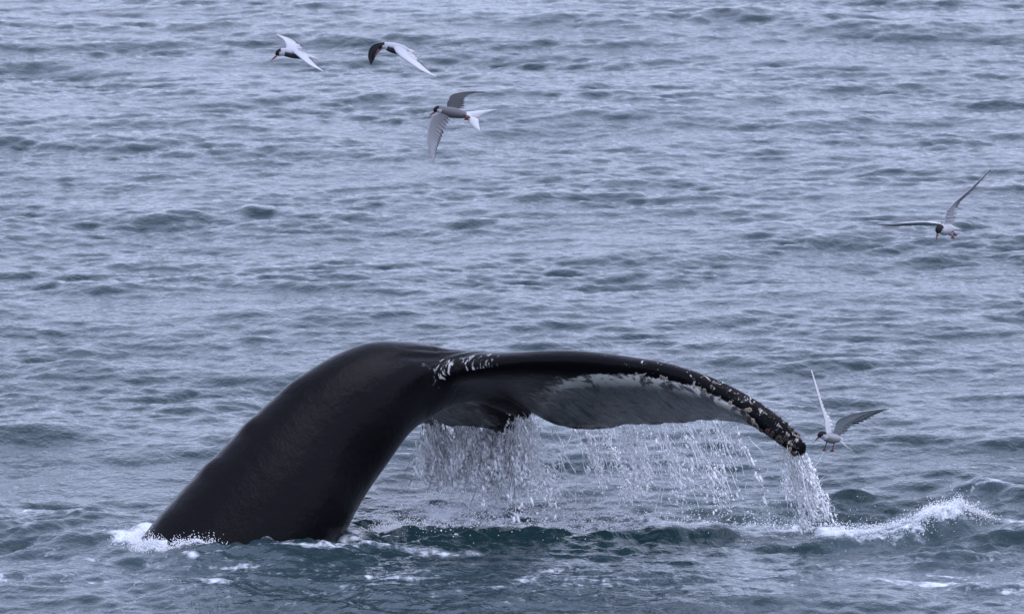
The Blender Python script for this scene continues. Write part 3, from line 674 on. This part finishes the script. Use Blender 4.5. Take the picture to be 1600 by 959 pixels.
        if sk > .30: cc[4:] = DUSK; cc[3, [0, 3]] = DUSK
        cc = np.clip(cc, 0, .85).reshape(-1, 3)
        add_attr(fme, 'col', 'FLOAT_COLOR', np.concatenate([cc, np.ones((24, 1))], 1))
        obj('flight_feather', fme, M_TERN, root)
    def cone(name, a, b, r0, r1, mat, bend=0.0):
        a, b = W(a), W(b); s = np.linspace(0, 1, 7); axd = b - a
        Cn = a + axd * s[:, None] + np.array([0, 0, 1.]) * (bend * np.sin(np.pi * s))[:, None]
        Tn = axd / np.linalg.norm(axd); Sx = np.cross(Tn, [0, 1., 0.01]); Sx /= np.linalg.norm(Sx); Ux = np.cross(Sx, Tn); an = np.linspace(0, 2*np.pi, 8, endpoint=False)
        rr_ = (r0 + (r1 - r0) * s ** 1.3) * sc
        G = Cn[:, None] + rr_[:, None, None] * (Sx * np.cos(an)[:, None] + Ux * np.sin(an)[:, None])[None]
        return obj(name, mesh_from(name, G.reshape(-1, 3) - org, [grid_faces(7, 8, True), np.array([np.arange(8)[::-1], 48 + np.arange(8)])]), mat, root)
    cone('bill', bill[0], bill[1], 1.7, .3, M_BILL, .002)
    for hip, foot in legs:
        lg = cone('leg', hip, foot, 1.0, .7, M_LEG)
        f = W(foot); sz = 3.0 * sc
        fan = np.array([[0, 0, .3], [-1.3, -.9, -.5], [-.2, -1.3, -.7], [1.0, -.9, -.5], [0, 0, -.3], [-1.3, -.9, -.9], [-.2, -1.3, -1.1], [1.0, -.9, -.9]]) * sz + f - org
        fm = mesh_from('foot', fan, [np.array([[0, 1, 2], [0, 2, 3], [4, 6, 5], [4, 7, 6]]), np.array([[0, 4, 5, 1], [1, 5, 6, 2], [2, 6, 7, 3], [3, 7, 4, 0]])], False)
        obj('foot', fm, M_LEG, lg)
    return root
TOPL = (PEARL, WHITE); UNDR = (GREY, PEARL); UNDW = (PEARL, WHITE)
# 1: upper left, gliding left, wings spread seen from above
tern('leftmost tern, bill pointing down, pale wings spread forward and back, top of the flock', 36.6,
     ((431.5, 88.5, -.01), (422.5, 96, -.03)),
     [(431, 87, -.01, 2.5), (435, 83.5, 0, 5.2), (441, 81.5, 0, 6.0), (450, 82.5, 0, 7.2), (460, 84.5, 0, 7.4), (471, 86.5, 0, 6.0), (481, 88.5, 0, 3.6), (490, 90, 0, 1.8)], .24,
     [([(447, 77, .01), (446, 70, .07), (442, 62, .16), (432, 54.5, .26)], [(476, 82, .01), (468, 70, .07), (456, 61, .16), (433, 54, .26)], TOPL),
      ([(455, 79, -.01), (467, 89.5, -.08), (484, 102, -.17), (505, 112, -.26)], [(480, 84, -.01), (483, 89, -.06), (496, 103, -.17), (506, 112, -.26)], TOPL)],
     [([(482, 85, .01), (492, 87, .02), (503, 89.5, .03), (512, 93, .04)], [(484, 89, .01), (494, 91, .02), (502, 92, .03), (511, 93.5, .04)]), ([(482, 86.5, -.01), (490, 90, -.02), (499, 92.5, -.03)], [(481, 91, -.01), (489, 93.5, -.02), (497, 94, -.03)])],
     [], (.055, .055, .065))  # underparts darkened: shaded belly painted into the colour
# 2: right of it, wings beaten down
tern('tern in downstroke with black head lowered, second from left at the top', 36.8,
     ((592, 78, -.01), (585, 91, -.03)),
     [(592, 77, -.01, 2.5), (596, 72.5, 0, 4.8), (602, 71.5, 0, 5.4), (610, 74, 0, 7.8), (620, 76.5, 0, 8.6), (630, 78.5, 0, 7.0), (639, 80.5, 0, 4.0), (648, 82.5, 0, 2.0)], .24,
     [([(602, 67, .02), (590, 67.5, .10), (579, 74, .20), (575, 88, .28), (579, 102, .32)], [(604, 73, .02), (597, 77, .10), (590, 84, .20), (585, 93, .28), (580, 102, .32)], ((.07, .07, .08), (.12, .12, .13))),  # far underwing darkened, its shade painted into the tone
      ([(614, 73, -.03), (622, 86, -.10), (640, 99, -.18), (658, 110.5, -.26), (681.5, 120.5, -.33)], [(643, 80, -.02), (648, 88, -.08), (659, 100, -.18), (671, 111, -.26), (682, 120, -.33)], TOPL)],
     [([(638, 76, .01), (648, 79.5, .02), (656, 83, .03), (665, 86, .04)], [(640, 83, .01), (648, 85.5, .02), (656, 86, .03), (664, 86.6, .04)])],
     [], (.055, .055, .065))  # dark underparts again, shade painted in
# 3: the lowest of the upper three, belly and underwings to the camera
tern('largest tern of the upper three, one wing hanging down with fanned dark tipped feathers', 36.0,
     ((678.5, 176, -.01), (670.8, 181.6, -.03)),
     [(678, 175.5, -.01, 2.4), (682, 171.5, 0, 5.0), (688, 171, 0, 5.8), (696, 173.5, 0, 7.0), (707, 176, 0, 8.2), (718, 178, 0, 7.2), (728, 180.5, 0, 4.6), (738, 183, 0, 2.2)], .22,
     [([(698, 168, .03), (700, 156, .10), (706, 148.5, .18), (731, 143.5, .26), (760, 144, .30)], [(725.5, 174, .03), (725, 162, .10), (728, 151.5, .16), (740, 146.3, .25), (760, 144.6, .30)], ((.05, .05, .055), (.04, .04, .045))),  # underwings of this bird toned down, shade put into their colour
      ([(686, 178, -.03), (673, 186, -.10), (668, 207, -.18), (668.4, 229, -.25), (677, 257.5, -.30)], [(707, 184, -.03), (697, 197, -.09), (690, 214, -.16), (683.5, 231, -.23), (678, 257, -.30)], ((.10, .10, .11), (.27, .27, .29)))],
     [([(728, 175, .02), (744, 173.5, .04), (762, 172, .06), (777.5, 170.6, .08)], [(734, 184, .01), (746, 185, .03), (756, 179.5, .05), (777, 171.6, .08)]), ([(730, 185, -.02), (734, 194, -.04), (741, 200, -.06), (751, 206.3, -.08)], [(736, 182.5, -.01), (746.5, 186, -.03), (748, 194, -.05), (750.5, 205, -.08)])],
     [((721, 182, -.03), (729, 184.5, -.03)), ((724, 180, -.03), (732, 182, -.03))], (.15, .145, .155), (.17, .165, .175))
# 4: at the right edge, head on
tern('tern flying head on at the right, one wing level and one raised steeply', 35.6,
     ((1464.8, 365, -.07), (1463, 375.5, -.085)),
     [(1465, 365, -.07, 2.4), (1466.5, 360, -.055, 5.8), (1469, 357.5, -.03, 6.6), (1473.5, 358, 0, 9.0), (1478, 358, .04, 9.6), (1483, 357.5, .08, 7.8), (1487.5, 357, .12, 5.0), (1491.5, 356.5, .15, 2.4)], .26,
     [([(1470, 350, -.02), (1446, 347.5, -.05), (1421, 348.5, -.04), (1396, 350, .02), (1370.5, 350.7, .08)], [(1474, 353, .09), (1447, 353, .07), (1420, 352.5, .07), (1395, 354.2, .08), (1371, 351.5, .10)], (WHITE, WHITE)),
      ([(1476, 350, -.02), (1480.5, 331, -.05), (1490, 318.5, -.03), (1518, 293.5, .04), (1547.5, 264.5, .10)], [(1491, 350, .08), (1494.5, 332, .07), (1500, 316, .08), (1521.5, 296, .10), (1548, 265.5, .12)], ((.52, .52, .56), GREY))],
     [([(1487, 353, .12), (1494, 354.5, .18), (1503, 358, .24)], [(1488, 359, .12), (1494, 359, .18), (1502, 359.2, .24)])],
     [((1483, 366, .03), (1489, 369.5, .01)), ((1488.5, 361, .06), (1492.5, 365.5, .04))], (.58, .57, .60), (.60, .60, .62))
# 5: hovering next to the fluke tip
tern('tern hovering beside the fluke tip with red legs dangling and wings raised', 35.2,
     ((1279, 683, -.02), (1273.3, 688.6, -.03)),
     [(1278.5, 683, -.02, 2.4), (1282, 679.5, -.01, 5.2), (1287, 679, 0, 5.8), (1292, 683, .01, 7.0), (1299, 685, .03, 7.6), (1306, 685.5, .05, 6.6), (1311, 686, .07, 4.6), (1317, 687.5, .09, 2.4)], .26,
     [([(1291, 677, .03), (1287.6, 655, .06), (1281.7, 632, .09), (1274.5, 606, .13), (1267, 578, .17)], [(1303, 676, .09), (1299.5, 658, .11), (1288.5, 637, .12), (1280, 611, .15), (1268.5, 578, .18)], ((.55, .55, .58), WHITE)),
      ([(1302, 677, -.03), (1308, 658.5, -.09), (1323.5, 649.5, -.15), (1347, 643, -.21), (1389, 637.5, -.27)], [(1317, 682, .02), (1328, 667.5, -.06), (1349.5, 657.5, -.13), (1372, 645.5, -.20), (1389, 638.5, -.27)], ((.74, .74, .75), (.78, .78, .78)))],  # tones raised to offset the shading on this downward-facing wing
     [([(1310, 682, .05), (1316, 689, .08), (1324, 697, .11), (1333, 703, .13)], [(1312, 689.5, .05), (1317, 694.5, .08), (1324, 699, .11), (1332, 703.6, .13)])],
     [((1292, 690, .0), (1288.3, 701, -.01)), ((1304, 690, .02), (1300.5, 702, .01))], (.26, .26, .28), (.36, .36, .38))
